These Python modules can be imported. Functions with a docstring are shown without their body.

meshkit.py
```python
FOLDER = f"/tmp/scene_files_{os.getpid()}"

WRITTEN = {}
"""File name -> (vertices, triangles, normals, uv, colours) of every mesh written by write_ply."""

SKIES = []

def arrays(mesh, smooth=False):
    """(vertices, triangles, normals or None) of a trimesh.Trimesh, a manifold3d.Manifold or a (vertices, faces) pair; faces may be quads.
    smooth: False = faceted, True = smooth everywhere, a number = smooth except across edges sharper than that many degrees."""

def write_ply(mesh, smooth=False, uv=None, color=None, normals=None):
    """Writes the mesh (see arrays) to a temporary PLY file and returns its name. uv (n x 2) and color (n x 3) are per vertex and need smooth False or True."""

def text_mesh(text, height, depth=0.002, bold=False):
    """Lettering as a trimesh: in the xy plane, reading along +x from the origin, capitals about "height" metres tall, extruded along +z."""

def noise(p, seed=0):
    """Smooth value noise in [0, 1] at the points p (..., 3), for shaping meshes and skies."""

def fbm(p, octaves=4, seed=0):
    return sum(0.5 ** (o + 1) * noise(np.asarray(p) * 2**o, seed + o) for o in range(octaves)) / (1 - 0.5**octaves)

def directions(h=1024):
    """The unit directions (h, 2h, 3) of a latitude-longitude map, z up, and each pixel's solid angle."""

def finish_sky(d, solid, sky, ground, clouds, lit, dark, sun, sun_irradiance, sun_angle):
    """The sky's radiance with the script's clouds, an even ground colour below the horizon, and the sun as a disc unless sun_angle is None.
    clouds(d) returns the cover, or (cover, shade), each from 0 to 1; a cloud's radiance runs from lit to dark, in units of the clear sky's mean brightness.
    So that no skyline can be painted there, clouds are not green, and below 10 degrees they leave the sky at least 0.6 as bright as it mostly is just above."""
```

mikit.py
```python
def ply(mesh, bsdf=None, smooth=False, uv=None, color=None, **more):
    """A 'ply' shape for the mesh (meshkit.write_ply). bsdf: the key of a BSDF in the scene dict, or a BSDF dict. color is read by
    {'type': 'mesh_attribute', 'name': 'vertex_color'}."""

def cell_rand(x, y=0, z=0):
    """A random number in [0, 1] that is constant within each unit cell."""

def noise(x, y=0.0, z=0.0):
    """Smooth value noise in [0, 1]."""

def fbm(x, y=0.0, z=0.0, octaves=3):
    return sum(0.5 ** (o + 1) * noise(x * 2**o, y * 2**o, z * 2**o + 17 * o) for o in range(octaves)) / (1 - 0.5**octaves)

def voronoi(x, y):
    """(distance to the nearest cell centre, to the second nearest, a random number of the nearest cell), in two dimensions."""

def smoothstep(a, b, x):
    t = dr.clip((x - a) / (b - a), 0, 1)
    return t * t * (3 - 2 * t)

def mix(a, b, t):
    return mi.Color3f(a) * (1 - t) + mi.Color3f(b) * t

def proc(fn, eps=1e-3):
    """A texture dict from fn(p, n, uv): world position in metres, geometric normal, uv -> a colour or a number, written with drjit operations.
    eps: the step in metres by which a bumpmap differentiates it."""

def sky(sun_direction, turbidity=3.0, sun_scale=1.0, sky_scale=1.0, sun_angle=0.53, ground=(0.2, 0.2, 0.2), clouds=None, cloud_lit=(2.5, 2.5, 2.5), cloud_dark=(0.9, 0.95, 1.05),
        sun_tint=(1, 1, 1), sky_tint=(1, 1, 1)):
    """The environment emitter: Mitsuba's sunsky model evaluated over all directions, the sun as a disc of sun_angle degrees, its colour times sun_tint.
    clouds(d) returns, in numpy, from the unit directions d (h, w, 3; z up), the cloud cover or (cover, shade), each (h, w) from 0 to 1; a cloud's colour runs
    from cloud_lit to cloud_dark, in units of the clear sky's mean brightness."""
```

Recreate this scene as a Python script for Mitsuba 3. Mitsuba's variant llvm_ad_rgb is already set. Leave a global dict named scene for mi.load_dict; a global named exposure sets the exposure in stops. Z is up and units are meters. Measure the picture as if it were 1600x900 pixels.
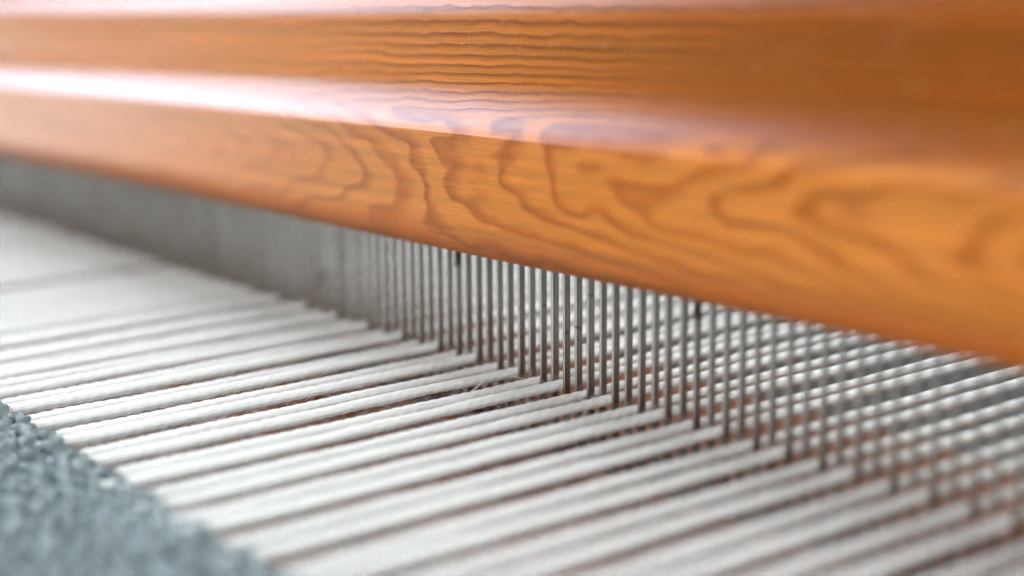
import math, numpy as np, trimesh, mitsuba as mi, drjit as dr, mikit
from mikit import noise, fbm, smoothstep, mix, cell_rand, ply, proc
rng = np.random.default_rng(7)
scene, labels = {}, {}
MM = 0.001

# ------------------------------------------------------------------ camera, light, exposure
# X runs along the reed (to the right), Y away from the weaver, Z up along the reed's wires; O on the reed at the warp
exposure = 0.95
CAM = np.array([0.23011651, -0.19670456, 0.07669568])
RIGHT, DOWN, FWD = (np.array(v) for v in ((0.58548429, 0.81065298, -0.00706385), (0.136613, -0.10724843, -0.98480184), (-0.79909013, 0.57562099, -0.17353801)))
FOCUS, APERTURE = 0.3255, 0.0055
m = np.eye(4)
m[:3, 0], m[:3, 1], m[:3, 2], m[:3, 3] = -RIGHT, -DOWN, FWD, CAM
scene['camera'] = {'type': 'thinlens', 'fov': 36.0746, 'fov_axis': 'x', 'to_world': mi.ScalarTransform4f(m), 'aperture_radius': APERTURE,
                   'focus_distance': FOCUS, 'near_clip': 0.005, 'far_clip': 60.0}
# soft light of a pale room, and the one large window whose reflection runs along the varnish
scene['room_light'] = {'type': 'constant', 'radiance': {'type': 'rgb', 'value': [0.085, 0.095, 0.10]}}
WINDOW_RADIANCE = [2.1, 3.0, 4.3]
ADDED_PANE_RADIANCE = [1.1, 1.13, 1.2]  # for the added lower panes, mirrored in the handrail front
FRONT_FILL_RADIANCE = [1.95, 2.02, 1.92]  # added fill light from the camera side
OVERHEAD_FILL_RADIANCE = [1.8, 1.92, 1.94]  # added fill panel overhead

# ------------------------------------------------------------------ helpers
def label(key, text, cat=None, group=None, kind=None):
    labels[key] = {'label': text}
    if cat: labels[key]['category'] = cat
    if group: labels[key]['group'] = group
    if kind: labels[key]['kind'] = kind

def box(x0, x1, y0, y1, z0, z1):
    b = trimesh.creation.box([x1 - x0, y1 - y0, z1 - z0])
    b.apply_translation([(x0 + x1) / 2, (y0 + y1) / 2, (z0 + z1) / 2])
    return b

def fillet(poly, radii, n=10):
    """closed polygon with rounded corners; a radius per corner"""
    out, N = [], len(poly)
    for i in range(N):
        p, a, b, r = (np.array(poly[i], float), np.array(poly[i - 1], float), np.array(poly[(i + 1) % N], float), radii[i])
        u, v = a - p, b - p
        lu, lv = np.linalg.norm(u), np.linalg.norm(v)
        u, v = u / lu, v / lv
        if r <= 0: out.append(p); continue
        half = math.acos(np.clip(u @ v, -1, 1)) / 2
        t = min(r / math.tan(half), 0.49 * lu, 0.49 * lv)
        r = t * math.tan(half)
        c = p + (u + v) / np.linalg.norm(u + v) * r / math.sin(half)
        s, e = p + u * t - c, p + v * t - c
        w = math.acos(np.clip(s @ e / r / r, -1, 1))
        for k in range(n + 1):
            f = k / n
            out.append(c + (math.sin((1 - f) * w) * s + math.sin(f * w) * e) / math.sin(w))
    return np.array(out)

def extrude_x(prof, xs):
    """prof: (n,2) of y,z counter-clockwise seen from +X; xs: stations along X"""
    n, k = len(prof), len(xs)
    v = np.concatenate([np.c_[np.full(n, x), prof] for x in xs])
    f = []
    for s in range(k - 1):
        i = np.arange(n); j = (i + 1) % n
        a, b, c, d = s * n + i, s * n + j, (s + 1) * n + j, (s + 1) * n + i
        f += [np.c_[a, b, c], np.c_[a, c, d]]
    import shapely.geometry as sg
    pv, pf = trimesh.creation.triangulate_polygon(sg.Polygon(prof), engine='earcut')
    base = len(v)
    m0 = np.c_[np.full(len(pv), xs[0]), pv]; m1 = np.c_[np.full(len(pv), xs[-1]), pv]
    v = np.concatenate([v, m0, m1])
    f += [np.array(pf)[:, ::-1] + base, np.array(pf) + base + len(pv)]
    mesh = trimesh.Trimesh(v, np.concatenate(f), process=False)
    if mesh.volume < 0: mesh.invert()
    return mesh

def tube_rings(P, T, R, sides, phase=0.0, lobes=None):
    """rings of a tube along points P (n,3), tangents T; radius function R(s index, angle)"""
    up = np.array([0, 0, 1.0])
    a = np.cross(T, up); a /= np.linalg.norm(a, axis=1, keepdims=True)
    b = np.cross(a, T)
    th = np.arange(sides) * 2 * np.pi / sides
    r = R(th[None, :])
    V = P[:, None] + r[..., None] * (np.cos(th)[None, :, None] * a[:, None] + np.sin(th)[None, :, None] * b[:, None])
    return V, a, b

def tube_faces(n, sides):
    i, j = np.meshgrid(np.arange(n - 1), np.arange(sides), indexing='ij')
    q = np.stack([i * sides + j, i * sides + (j + 1) % sides, (i + 1) * sides + (j + 1) % sides, (i + 1) * sides + j], -1).reshape(-1, 4)
    return np.vstack([q[:, [0, 1, 2]], q[:, [0, 2, 3]]])

def fibres(base, out, along, length, rad, rg, segs=4):
    """fine loose hairs: from base points, leaving along 'out' and bending over 'along'; returns (v, f)"""
    n = len(base)
    side = np.cross(out, along)
    L = length * rg.uniform(0.4, 1.3, n)[:, None]
    sw, cu = rg.normal(0, 0.5, n)[:, None], rg.uniform(0.2, 1.2, n)[:, None] * np.where(rg.random(n) < .75, 1, -1)[:, None]
    pts = []
    for k in range(segs + 1):
        t = k / segs
        pts.append(base + L * (out * (0.85 * t - 0.5 * t * t) + along * cu * t ** 1.3 + side * sw * np.sin(2.4 * t)))
    pts = np.stack(pts, 1)                                                    # n, segs+1, 3
    ang = np.arange(3) * 2 * np.pi / 3
    taper = np.linspace(1, .45, segs + 1)[None, :, None, None]
    ring = (np.cos(ang)[:, None] * out[:, None, None] + np.sin(ang)[:, None] * side[:, None, None]) * rad
    v = pts[:, :, None] + ring * taper
    f0 = tube_faces(segs + 1, 3)
    f = (f0[None] + (np.arange(n) * (segs + 1) * 3)[:, None, None]).reshape(-1, 3)
    return v.reshape(-1, 3), f

def snoise(x, seed, scale):
    """smooth 1-D noise in [-1,1] for numpy arrays"""
    g = np.random.default_rng(seed).uniform(-1, 1, 4096)
    u = np.asarray(x) / scale + 1000.0
    i = np.floor(u).astype(int); t = u - i; t = t * t * (3 - 2 * t)
    return g[i % 4096] * (1 - t) + g[(i + 1) % 4096] * t

# ------------------------------------------------------------------ materials
def rings(p):
    """growth rings of the handrail: the pith lies behind the front face, the centre of the flame figure right of the middle"""
    x, y, z = p.x * 1000, p.y * 1000, p.z * 1000
    flame = dr.exp(-dr.square((z - 44) / 15.0))
    wob = (noise(x / 30 + 3.1, z / 14, 2.7) - .5) * (.5 + 1.6 * flame) + (noise(x / 9, z / 4.5, y / 9 + 5) - .5) * (.25 + .75 * flame) + (noise(x / 3.6, z / 2.0 + 9, y / 3) - .5) * .22
    dz, dy = dr.minimum(z - 47, 9), y + 6.0
    rad2 = dz * dz * 1.1 + dy * dy
    up = dr.clip(z - 55 - 2 * noise(x / 40, 4.5, 1.5), 0, 30)
    return 40 + rad2 * .0075 + up * (.80 - .011 * up) - (x / 19.0) * flame + wob

def wood_color(p, n, uv):
    s = rings(p)
    fr = s - dr.floor(s)
    w = cell_rand(dr.floor(s), 3, 5)
    x, y, z = p.x * 1000, p.y * 1000, p.z * 1000
    streak = fbm(x / 7, y / .35, z / .35, octaves=3)
    fib = fbm(x / 4.5, y / .22, z / .22 + 30, octaves=2)
    late = smoothstep(.22 + .25 * w, .84, fr + .16 * (fib - .5)) * (1 - smoothstep(.82, 1.0, fr))
    big = fbm(x / 60, y / 25, z / 18 + 4, octaves=2)
    upper_tone = smoothstep(52.5, 59, z + 4 * noise(x / 25, 2.5, 3.5)) * smoothstep(-190, 40, x)  # deeper orange on the hollow and upper face, stronger to the right
    early = mix((.94, .50, .15), (.91, .41, .06), big)
    edge = smoothstep(36, 30, z + 4 * (noise(x / 18, 1.5, 7.5) - .5))
    early = mix(early, (.82, .29, .012), edge * .8)
    early = mix(early, mix((.82, .33, .012), (.56, .165, .001), smoothstep(-60, 75, x)), upper_tone * .92)
    dark = mix((.72, .235, .030), (.58, .16, .014), w)
    dark = mix(dark, (.34, .072, .001), upper_tone * .85)
    c = mix(early, dark, dr.clip(late * (.2 + 1.05 * streak) * (.4 + .6 * smoothstep(-130, -45, x)), 0, 1))
    fine = fbm(x / 3.2, y / .16, z / .16 + 60, octaves=2)
    c = c * (.84 + .32 * fbm(x / 90, y / 3 + 7, z / 1.7 + 21, octaves=2))
    c = c * (.76 + .24 * streak + .24 * fine)
    # wear: fine pale nicks and rubs in the varnish
    a = noise(x / .45 + 40, z / 2.4, y / 2)
    nick = smoothstep(.74, .86, a) * smoothstep(.5, .75, noise(x / 5.5, z / 5.5 + 7, y / 5))
    a2 = noise(x / 3.4, z / .55 + 11, y / .6)
    rub = smoothstep(.78, .9, a2) * smoothstep(.45, .7, noise(x / 12 + 4, z / 9, y / 9))
    c = mix(c, (.72, .48, .27), dr.clip(nick * .45 + rub * .35, 0, 1))
    return c

def wood_height(p, n, uv):
    x, y, z = p.x * 1000, p.y * 1000, p.z * 1000
    s = rings(p); fr = s - dr.floor(s)
    g = fbm(x / 5, y / .3 + 2, z / .3, octaves=2)
    scr = smoothstep(.78, .9, noise(x / .7 + 40, z / 4.0, y / 3)) + smoothstep(.82, .92, noise(x / 4, z / .4 + 11, y / .5))
    return (.35 * g + .5 * smoothstep(.5, .9, fr) + .5 * scr + 2.0 * noise(x / 22, z / 9, y / 9)) * 1.0

scene['varnished_wood'] = {'type': 'bumpmap', 'arbitrary': {**proc(wood_height, eps=6e-5), }, 'scale': 2.2e-5,
    'bsdf': {'type': 'roughplastic', 'distribution': 'ggx', 'alpha': 0.075, 'int_ior': 1.45, 'nonlinear': True, 'diffuse_reflectance': proc(wood_color)}}

def rail_color(p, n, uv):
    x, y, z = p.x * 1000, p.y * 1000, p.z * 1000
    s = (y + 30 + 6 * noise(x / 60, y / 20, z / 20)) / 2.6
    fr = s - dr.floor(s)
    return mix((.42, .13, .026), (.25, .06, .012), smoothstep(.4, .9, fr) * .8) * (.8 + .4 * fbm(x / 8, y / .5, z / .5))
scene['rail_wood'] = {'type': 'roughplastic', 'alpha': 0.18, 'nonlinear': True, 'diffuse_reflectance': proc(rail_color)}

def steel_color(p, n, uv):
    x, y, z = p.x * 1000, p.y * 1000, p.z * 1000
    k = dr.floor((x + 23.9 + .2) / 4.0)
    r = cell_rand(k, 1, 2)
    tint = mix((.345, .325, .285), (.265, .235, .20), r)
    st = fbm(y / .16 + k * 7.3, z / 9.0, k, octaves=2)
    brown = smoothstep(16, 1, z + 8 * (noise(k * .37, z / 6) - .5))  # reflection of the wood below painted into the steel, browner downwards
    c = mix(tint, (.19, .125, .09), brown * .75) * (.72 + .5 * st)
    c = mix(c, (.085, .040, .022), smoothstep(.5, -4.5, z + 2 * (noise(k * .7, z / 3) - .5)) * .9)  # under the warp the dark wood reflection is put into the colour
    c = mix(c, (.66, .65, .62), smoothstep(-.4, -.8, n.y) * smoothstep(-4, 4, z) * .8)  # front edges painted lighter for the light they catch
    spot = smoothstep(.80, .86, noise(k * 3.7, y / 1.1 + 3, z / .9)) * smoothstep(.55, .8, cell_rand(k, dr.floor(z / 6), 9))
    st1 = dr.select((dr.abs(k + 10) < .5) | (dr.abs(k - 10) < .5), smoothstep(19.6, 20.6, z + noise(y / .5, z / .7)), 0)
    st2 = dr.select(dr.abs(k + 26) < .9, smoothstep(1.6, .9, dr.abs(z - 9.5 + noise(y / .6, z / .8))), 0)
    spot = dr.maximum(spot, dr.maximum(st1, st2 * .8))
    return mix(c, (.05, .03, .022), spot * .85)
def steel_rough(p, n, uv):
    x, y, z = p.x * 1000, p.y * 1000, p.z * 1000
    return .3 + .2 * noise(x / 2, y / .3, z / 5)
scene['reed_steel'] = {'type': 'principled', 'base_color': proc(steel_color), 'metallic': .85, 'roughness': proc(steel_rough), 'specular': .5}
scene['stained_steel'] = {'type': 'principled', 'base_color': {'type': 'rgb', 'value': [.03, .024, .02]}, 'metallic': 0.2, 'roughness': .6}

def yarn_color(p, n, uv):
    x, y, z = p.x * 1000, p.y * 1000, p.z * 1000
    g = fbm(x / .5, y / 2.0, z / .5, octaves=2)
    return mi.Color3f(.80, .80, .785) * (.93 + .1 * g)
def yarn_height(p, n, uv):
    # fibres lie slanted round the ply: uv.x = turns round the thread, uv.y = millimetres along it
    u, v = uv.x, uv.y
    q = u * 9 - v * 1.1
    return fbm(q * 2.2, v * .9, 3, octaves=3) + .5 * noise(u * 30 - v * 3.5, v * 1.7)
scene['white_wool'] = {'type': 'bumpmap', 'arbitrary': proc(yarn_height, eps=4e-5), 'scale': 7e-5,
    'bsdf': {'type': 'principled', 'base_color': proc(yarn_color), 'roughness': .9, 'specular': .15, 'sheen': .6}}
scene['wool_hair'] = {'type': 'twosided', 'bsdf': {'type': 'diffuse', 'reflectance': {'type': 'rgb', 'value': [.80, .80, .78]}}}
scene['grey_wool'] = {'type': 'twosided', 'bsdf': {'type': 'principled', 'base_color': {'type': 'mesh_attribute', 'name': 'vertex_color'}, 'roughness': .92, 'specular': .12, 'sheen': .5}}
scene['floor_paint'] = {'type': 'diffuse', 'reflectance': proc(lambda p, n, uv: mix((.20, .195, .19), (.27, .265, .26), fbm(p.x * 3, p.y * 3)))}
scene['window_paint'] = {'type': 'roughplastic', 'alpha': .2, 'diffuse_reflectance': {'type': 'rgb', 'value': [.7, .7, .7]}}

# ------------------------------------------------------------------ the setting
scene['floor'] = ply(box(-4, 4, -4, 4, -.80, -.75), 'floor_paint')
label('floor', 'plain grey floor far below the loom', kind='structure')

# left window and an added window-shaped fill light; frame bars between the panes
def window(key, text, centre, facing, half, rows):
    """upright window round 'centre' (x, y), looking along 'facing', half its width; rows of panes (z0, z1, radiance) with frame bars between"""
    f = np.array([*facing, 0.0]); f /= np.linalg.norm(f); u = np.cross([0, 0, 1.0], f)
    M = np.eye(4); M[:3, 0], M[:3, 1], M[:3, 2], M[:3, 3] = f, u, [0, 0, 1], [*centre, 0]
    label(key, text, 'window', 'windows of the room')
    z0, z1 = rows[0][0], rows[-1][1]
    parts = [box(-.05, .01, -half - .06, half + .06, z0 - .06, z0), box(-.05, .01, -half - .06, half + .06, z1, z1 + .06)]
    for a, b in zip(rows[:-1], rows[1:]): parts.append(box(-.05, .009, -half, half, a[1], b[0]))
    for y in (-half - .03, 0, half + .03): parts.append(box(-.05, .012, y - .03, y + .03, z0 + .001, z1 - .001))
    fm = trimesh.util.concatenate(parts); fm.apply_transform(M)
    scene[key + '__frame'] = ply(fm, 'window_paint')
    k = 0
    for (c, d, radiance) in rows:
        for a, b in ((-half + .002, -.032), (.032, half - .002)):
            q = trimesh.Trimesh([[0, a, c + .002], [0, b, c + .002], [0, b, d - .002], [0, a, d - .002]], [[0, 1, 2], [0, 2, 3]], process=False)
            q.apply_transform(M)
            scene[key + '__pane' + (f'_{k:03d}' if k else '')] = ply(q, 'window_paint', emitter={'type': 'area', 'radiance': {'type': 'rgb', 'value': radiance}})
            k += 1
window('window', 'bright daylight window with added glowing lower panes standing far to the left of the loom', (-2.3, -.52), (1, 0), .65, [(-.5, .22, ADDED_PANE_RADIANCE), (.62, 2.0, WINDOW_RADIANCE)])  # lower panes added to lay a pale reflection on the handrail front
window('window_001', 'added fill light in the form of a tall window at the near right', (1.25, -1.75), (-.55, .83), .95, [(-.15, 1.75, FRONT_FILL_RADIANCE)])  # added to brighten the near sides of threads and wood

# overhead fill panel, added to light the warp behind the reed
label('overhead_fill', 'large flat added fill light panel above the loom', 'fill light')
LX, LY, LZ, LS = .1, .75, 1.75, 1.1
scene['overhead_fill__frame'] = ply(trimesh.util.concatenate([box(LX - LS - .04, LX + LS + .04, LY - LS - .04, LY + LS + .04, LZ + .004, LZ + .05)]), 'window_paint')
q = trimesh.Trimesh([[LX - LS, LY - LS, LZ], [LX - LS, LY + LS, LZ], [LX + LS, LY + LS, LZ], [LX + LS, LY - LS, LZ]], [[0, 1, 2], [0, 2, 3]], process=False)
scene['overhead_fill__diffuser'] = ply(q, 'window_paint', emitter={'type': 'area', 'radiance': {'type': 'rgb', 'value': OVERHEAD_FILL_RADIANCE}})

# ------------------------------------------------------------------ the beater: handrail above, lower rail under the warp
label('loom_beater', 'varnished orange pine loom beater with rounded handrail above the steel reed', 'loom beater')
arc = np.radians(np.linspace(56, 9, 15)); A0 = arc[0]                       # the hollow above the front edge: its normal turns from steep to nearly level
cove = [(-18 + 16 * (math.cos(t) - math.cos(A0)), 52.2 + 16 * (math.sin(A0) - math.sin(t))) for t in arc]
poly = [(-17.0, 25.7)] + cove + [(cove[-1][0] + 2.0, 76.5), (-7.0, 81), (-1, 84), (14, 84), (22, 72), (22, 40), (16, 25.6)]
rad = [8.0, .55] + [0] * 14 + [10, 6, 10, 8, 12, 10, 6]
prof = fillet(poly, rad, 14)[::-1] * MM
xs = np.linspace(-.75, .35, 111)
scene['loom_beater__handrail'] = ply(extrude_x(prof, xs), 'varnished_wood', smooth=32)
poly = [(-42, -60), (58, -60), (58, -11), (2.4, -11), (2.4, -16), (-2.4, -16), (-2.4, -18), (-42, -18)]
scene['loom_beater__lower_rail'] = ply(extrude_x(fillet(poly, [3, 3, 4, .6, .2, .2, .6, 4], 6)[::1] * MM, np.array([-.75, .35])), 'rail_wood', smooth=32)

# ------------------------------------------------------------------ the reed: flat steel wires (dents) between two bindings
label('weaving_reed', 'comb of thin upright grey steel wires hanging below the handrail', 'reed')
P0, PITCH, TH, W = -23.9, 4.0, .62, 1.7
stained = {int(round((880 - 880) / 18)): 0}
for i, k in enumerate(range(-108, 39)):
    x0 = P0 + PITCH * k + rng.normal(0, .06)
    t, w = TH * rng.uniform(.9, 1.1), W * rng.uniform(.95, 1.05)
    c = .1
    pr = np.array([[0, -w / 2 + c], [c, -w / 2], [t - c, -w / 2], [t, -w / 2 + c], [t, w / 2 - c], [t - c, w / 2], [c, w / 2], [0, w / 2 - c]])
    n = len(pr)
    lean = rng.normal(0, .05, 2)
    a = np.c_[pr[:, 0] + x0, pr[:, 1], np.full(n, -15.9)]; b = np.c_[pr[:, 0] + x0 + lean[0], pr[:, 1] + lean[1], np.full(n, 34.0)]
    v = np.concatenate([a, b]) * MM
    q = np.arange(n); q2 = (q + 1) % n
    f = np.concatenate([np.c_[q, q2, q2 + n], np.c_[q, q2 + n, q + n], [[0, j + 1, j] for j in range(1, n - 1)], [[n, n + j, n + j + 1] for j in range(1, n - 1)]])
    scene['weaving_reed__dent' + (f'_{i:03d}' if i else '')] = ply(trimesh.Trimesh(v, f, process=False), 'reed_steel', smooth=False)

# ------------------------------------------------------------------ the warp: one white thread through every second gap
TILT = 0.03921                                                              # the warp rises a little away from the weaver
FELL, FRONT, BACK = -98.2, -150.0, 420.0
s1 = np.arange(FRONT, 3, .42); s2 = np.arange(3, BACK, 3.0)
S = np.concatenate([s1, s2])
def thread_path(x, s, zoff, seed):
    lat = .2 * snoise(s, seed, 26) + .07 * snoise(s, seed + 1, 7)
    ver = .12 * snoise(s, seed + 2, 31) + .06 * snoise(s, seed + 3, 8)
    lat = lat * np.clip(np.abs(s) / 12, .25, 1)
    weave = np.clip((FELL - s) / 3, 0, 1)
    return np.stack([x + lat, s, TILT * s + zoff * (1 - .7 * weave) - .75 * weave + ver], -1)
threads, names, LOOP = [], [], -1
for i, j in enumerate(range(-54, 20)):
    k = 2 * j
    upper = (j % 2 == 0)
    x = P0 + PITCH * k - 1.7 + rng.normal(0, .2 if j > -22 else .8)
    zoff = (-.92 if upper else -1.56) + rng.normal(0, .15 if j > -22 else .35)
    threads.append((i, j, x, zoff, upper))
    P = thread_path(x, S, zoff, 100 + 17 * i)
    T = np.gradient(P, S, axis=0); T /= np.linalg.norm(T, axis=1, keepdims=True)
    sides = 14
    r0 = (1.11 if j > -22 else 1.02) * (1 + .2 * np.clip((-S - 15) / 75, 0, 1) + .07 * snoise(S, 5000 + i, 11) + .018 * snoise(S, 6000 + i, 3.1))[:, None]
    e, rho = .12, .96
    r0 = r0 * (1 - .62 * np.clip((FELL - 2.5 - S) / 4, 0, 1))[:, None]
    tw = 2 * np.pi * (S / 5.6 + rng.random())[:, None] + .5 * snoise(S, 7000 + i, 9)[:, None]
    def R(th):
        q = th - tw
        return r0 * (e * np.abs(np.cos(q)) + np.sqrt(rho ** 2 - e ** 2 * np.sin(q) ** 2)) * .93
    V, a, b = tube_rings(P, T, R, sides + 1)
    # seam: sides+1 columns so that uv runs once round
    th = np.linspace(0, 2 * np.pi, sides + 1)
    r = R(th[None])
    V = P[:, None] + r[..., None] * (np.cos(th)[None, :, None] * a[:, None] + np.sin(th)[None, :, None] * b[:, None])
    n = len(S)
    uv = np.stack([np.broadcast_to(th / (2 * np.pi), (n, sides + 1)), np.broadcast_to(S[:, None] + i * 3.3, (n, sides + 1))], -1)
    ii, jj = np.meshgrid(np.arange(n - 1), np.arange(sides), indexing='ij'); c = sides + 1
    q = np.stack([ii * c + jj, (ii + 1) * c + jj, (ii + 1) * c + jj + 1, ii * c + jj + 1], -1).reshape(-1, 4)
    F = np.vstack([q[:, [0, 1, 2]], q[:, [0, 2, 3]]])
    mesh = trimesh.Trimesh(V.reshape(-1, 3) * MM, F, process=False)
    key = 'warp_thread' + (f'_{i:03d}' if i else '')
    scene[key] = ply(mesh, 'white_wool', smooth=True, uv=uv.reshape(-1, 2))
    # loose hairs of the wool, where the photograph is sharp enough to show them
    if -24 <= j <= 14:
        rg = np.random.default_rng(900 + i)
        nf = 800
        si = rg.integers(0, len(s1) - 8, nf); an = rg.uniform(-1.0, 4.0, nf)
        o = np.cos(an)[:, None] * a[si] + np.sin(an)[:, None] * b[si]
        v, f = fibres(P[si] + o * 1.1 * r0[si], o, T[si], 1.9, .022, rg)
        scene[key + '__loose_hair'] = ply(trimesh.Trimesh(v * MM, f, process=False), 'wool_hair', smooth=False, )
        labels[key + '__loose_hair'] = {'kind': 'stuff'}
    if j == LOOP:
        t = np.linspace(0, 1, 40)
        base = thread_path(x, -18 + 13.5 * t, zoff, 100 + 17 * i)
        C = base + np.c_[.55 * np.sin(9 * t) * np.sin(np.pi * t) + .3, .9 * np.sin(14 * t), 1.05 + (2.3 * np.sin(np.pi * t) ** .7 + .4 * np.sin(11 * t) * np.sin(np.pi * t))]
        CT = np.gradient(C, axis=0); CT /= np.linalg.norm(CT, axis=1, keepdims=True)
        LV, _, _ = tube_rings(C, CT, lambda th: np.full((40, 6), .095), 6)
        scene[key + '__stray_loop'] = ply(trimesh.Trimesh(LV.reshape(-1, 3) * MM, tube_faces(40, 6), process=False), 'wool_hair', smooth=True)
        labels[key + '__stray_loop'] = {'label': 'thin kinked stray loop of wool above its thread'}
    names.append((key, j))
ORD = 'zeroth first second third fourth fifth sixth seventh eighth ninth tenth eleventh twelfth thirteenth fourteenth fifteenth sixteenth seventeenth eighteenth'.split()
for key, j in names:
    d = j - LOOP
    if d == 0: t, g = 'white wool warp thread with a thin stray loop of wool near the reed', None
    elif 0 < d <= 12: t, g = f'white warp thread, {ORD[d]} to the right of the thread with the stray wool loop', 'white warp threads through the reed'
    elif d > 12: t, g = f'blurred white warp thread, {ORD[20 - j]} from the right edge of the warp', 'white warp threads through the reed'
    elif d >= -18: t, g = f'white warp thread, {ORD[-d]} to the left of the thread with the stray wool loop', 'white warp threads through the reed'
    else: t, g = 'soft blurred white warp thread far left beside the solid grey part of the reed', 'far warp threads at the left'
    label(key, t, 'thread', g)

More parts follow.
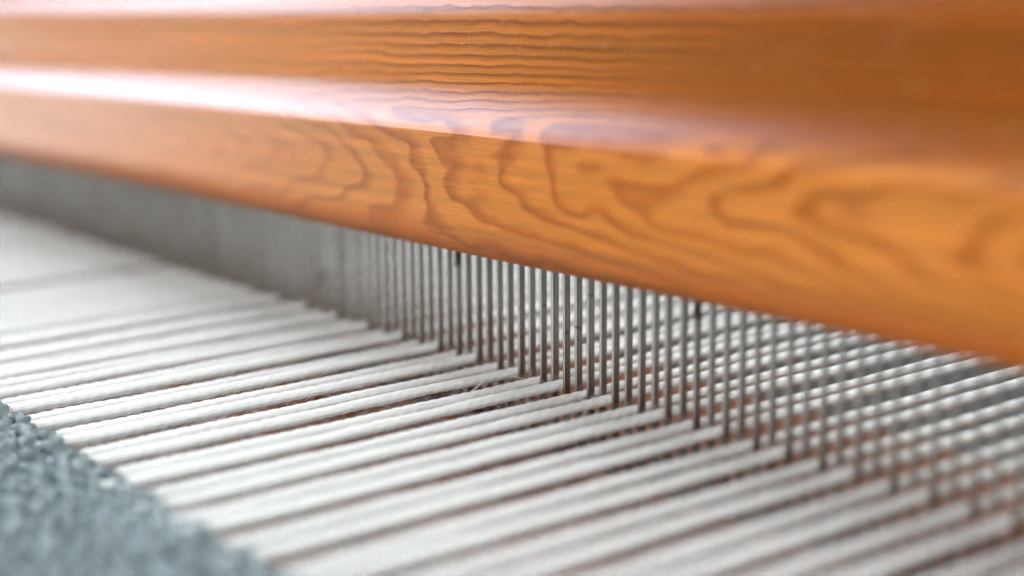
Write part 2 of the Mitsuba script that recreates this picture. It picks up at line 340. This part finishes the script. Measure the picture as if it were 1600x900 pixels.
# ------------------------------------------------------------------ the woven cloth: grey weft yarns packed over and under the warp
label('woven_cloth', 'fuzzy blue-grey wool cloth with its edge across the white warp at lower left', 'cloth')
XS = np.arange(-240, 135, .8)
tx = np.array([t[2] for t in threads])
for r in range(20):
    y = FELL + .3 - 2.35 * r
    rg = np.random.default_rng(3000 + r)
    ph = (XS - (P0 - 1.7)) / 8.0 * np.pi + (np.pi if r % 2 else 0) + 1.0 * snoise(XS, 3050 + r, 22)
    P = np.stack([XS, y + .35 * snoise(XS, 3100 + r, 9) + .25 * snoise(XS, 3200 + r, 3), TILT * y - .9 + .75 * np.cos(ph) + .3 * snoise(XS, 3300 + r, 6) + .5], -1)
    T = np.gradient(P, XS, axis=0); T /= np.linalg.norm(T, axis=1, keepdims=True)
    sides = 12
    a = np.cross(T, [0, 1.0, 0]); a /= np.linalg.norm(a, axis=1, keepdims=True); a = -a
    b = np.cross(T, a)
    th = np.arange(sides) * 2 * np.pi / sides
    tw = 2 * np.pi * (XS / 7.0 + rg.random())[:, None]
    q = th[None] - tw
    rr = (1.32 + .2 * snoise(XS, 3400 + r, 4)[:, None]) * (.42 * np.abs(np.cos(q)) + np.sqrt(.72 ** 2 - .42 ** 2 * np.sin(q) ** 2))
    rr = rr * (1 + .03 * rg.normal(size=rr.shape))
    V = P[:, None] + rr[..., None] * (np.cos(th)[None, :, None] * a[:, None] + np.sin(th)[None, :, None] * b[:, None])
    f = tube_faces(len(XS), sides)
    tone = .52 + .40 * np.cos(q + 1.2 * snoise(XS[:, None], 3500 + r, 9)) + .25 * snoise(XS[:, None], 3550 + r, 5) + .06 * rg.normal(size=rr.shape)
    tone = np.where(snoise(XS, 3700 + r, 2.6)[:, None] + .25 * np.sin(q) > .62, tone * .15, tone)
    tone = np.clip(tone, 0, 1)[..., None]
    col = np.array([.095, .115, .123]) * (1 - tone) + np.array([.29, .335, .345]) * tone
    cream = (snoise(XS, 3600 + r, 4.0) > .88)[:, None, None]
    col = np.where(cream, col * .5 + np.array([.40, .38, .30]) * .5, col).reshape(-1, 3)
    nf = 150
    si = rg.integers(0, len(XS), nf); an = rg.uniform(0, 2 * np.pi, nf)
    o = np.cos(an)[:, None] * a[si] + np.sin(an)[:, None] * b[si]
    hv, hf = fibres(P[si] + o * 1.1, o, T[si], 1.7, .022, rg)
    hc = np.repeat(np.array([.18, .212, .226]) + rg.random((nf, 1)) * np.array([.22, .24, .25]), 15, 0)
    mesh = trimesh.Trimesh(np.concatenate([V.reshape(-1, 3), hv]) * MM, np.concatenate([f, hf + V.shape[0] * sides]), process=False)
    scene['woven_cloth__weft_yarn' + (f'_{r:03d}' if r else '')] = ply(mesh, 'grey_wool', smooth=True, color=np.concatenate([col, hc]))
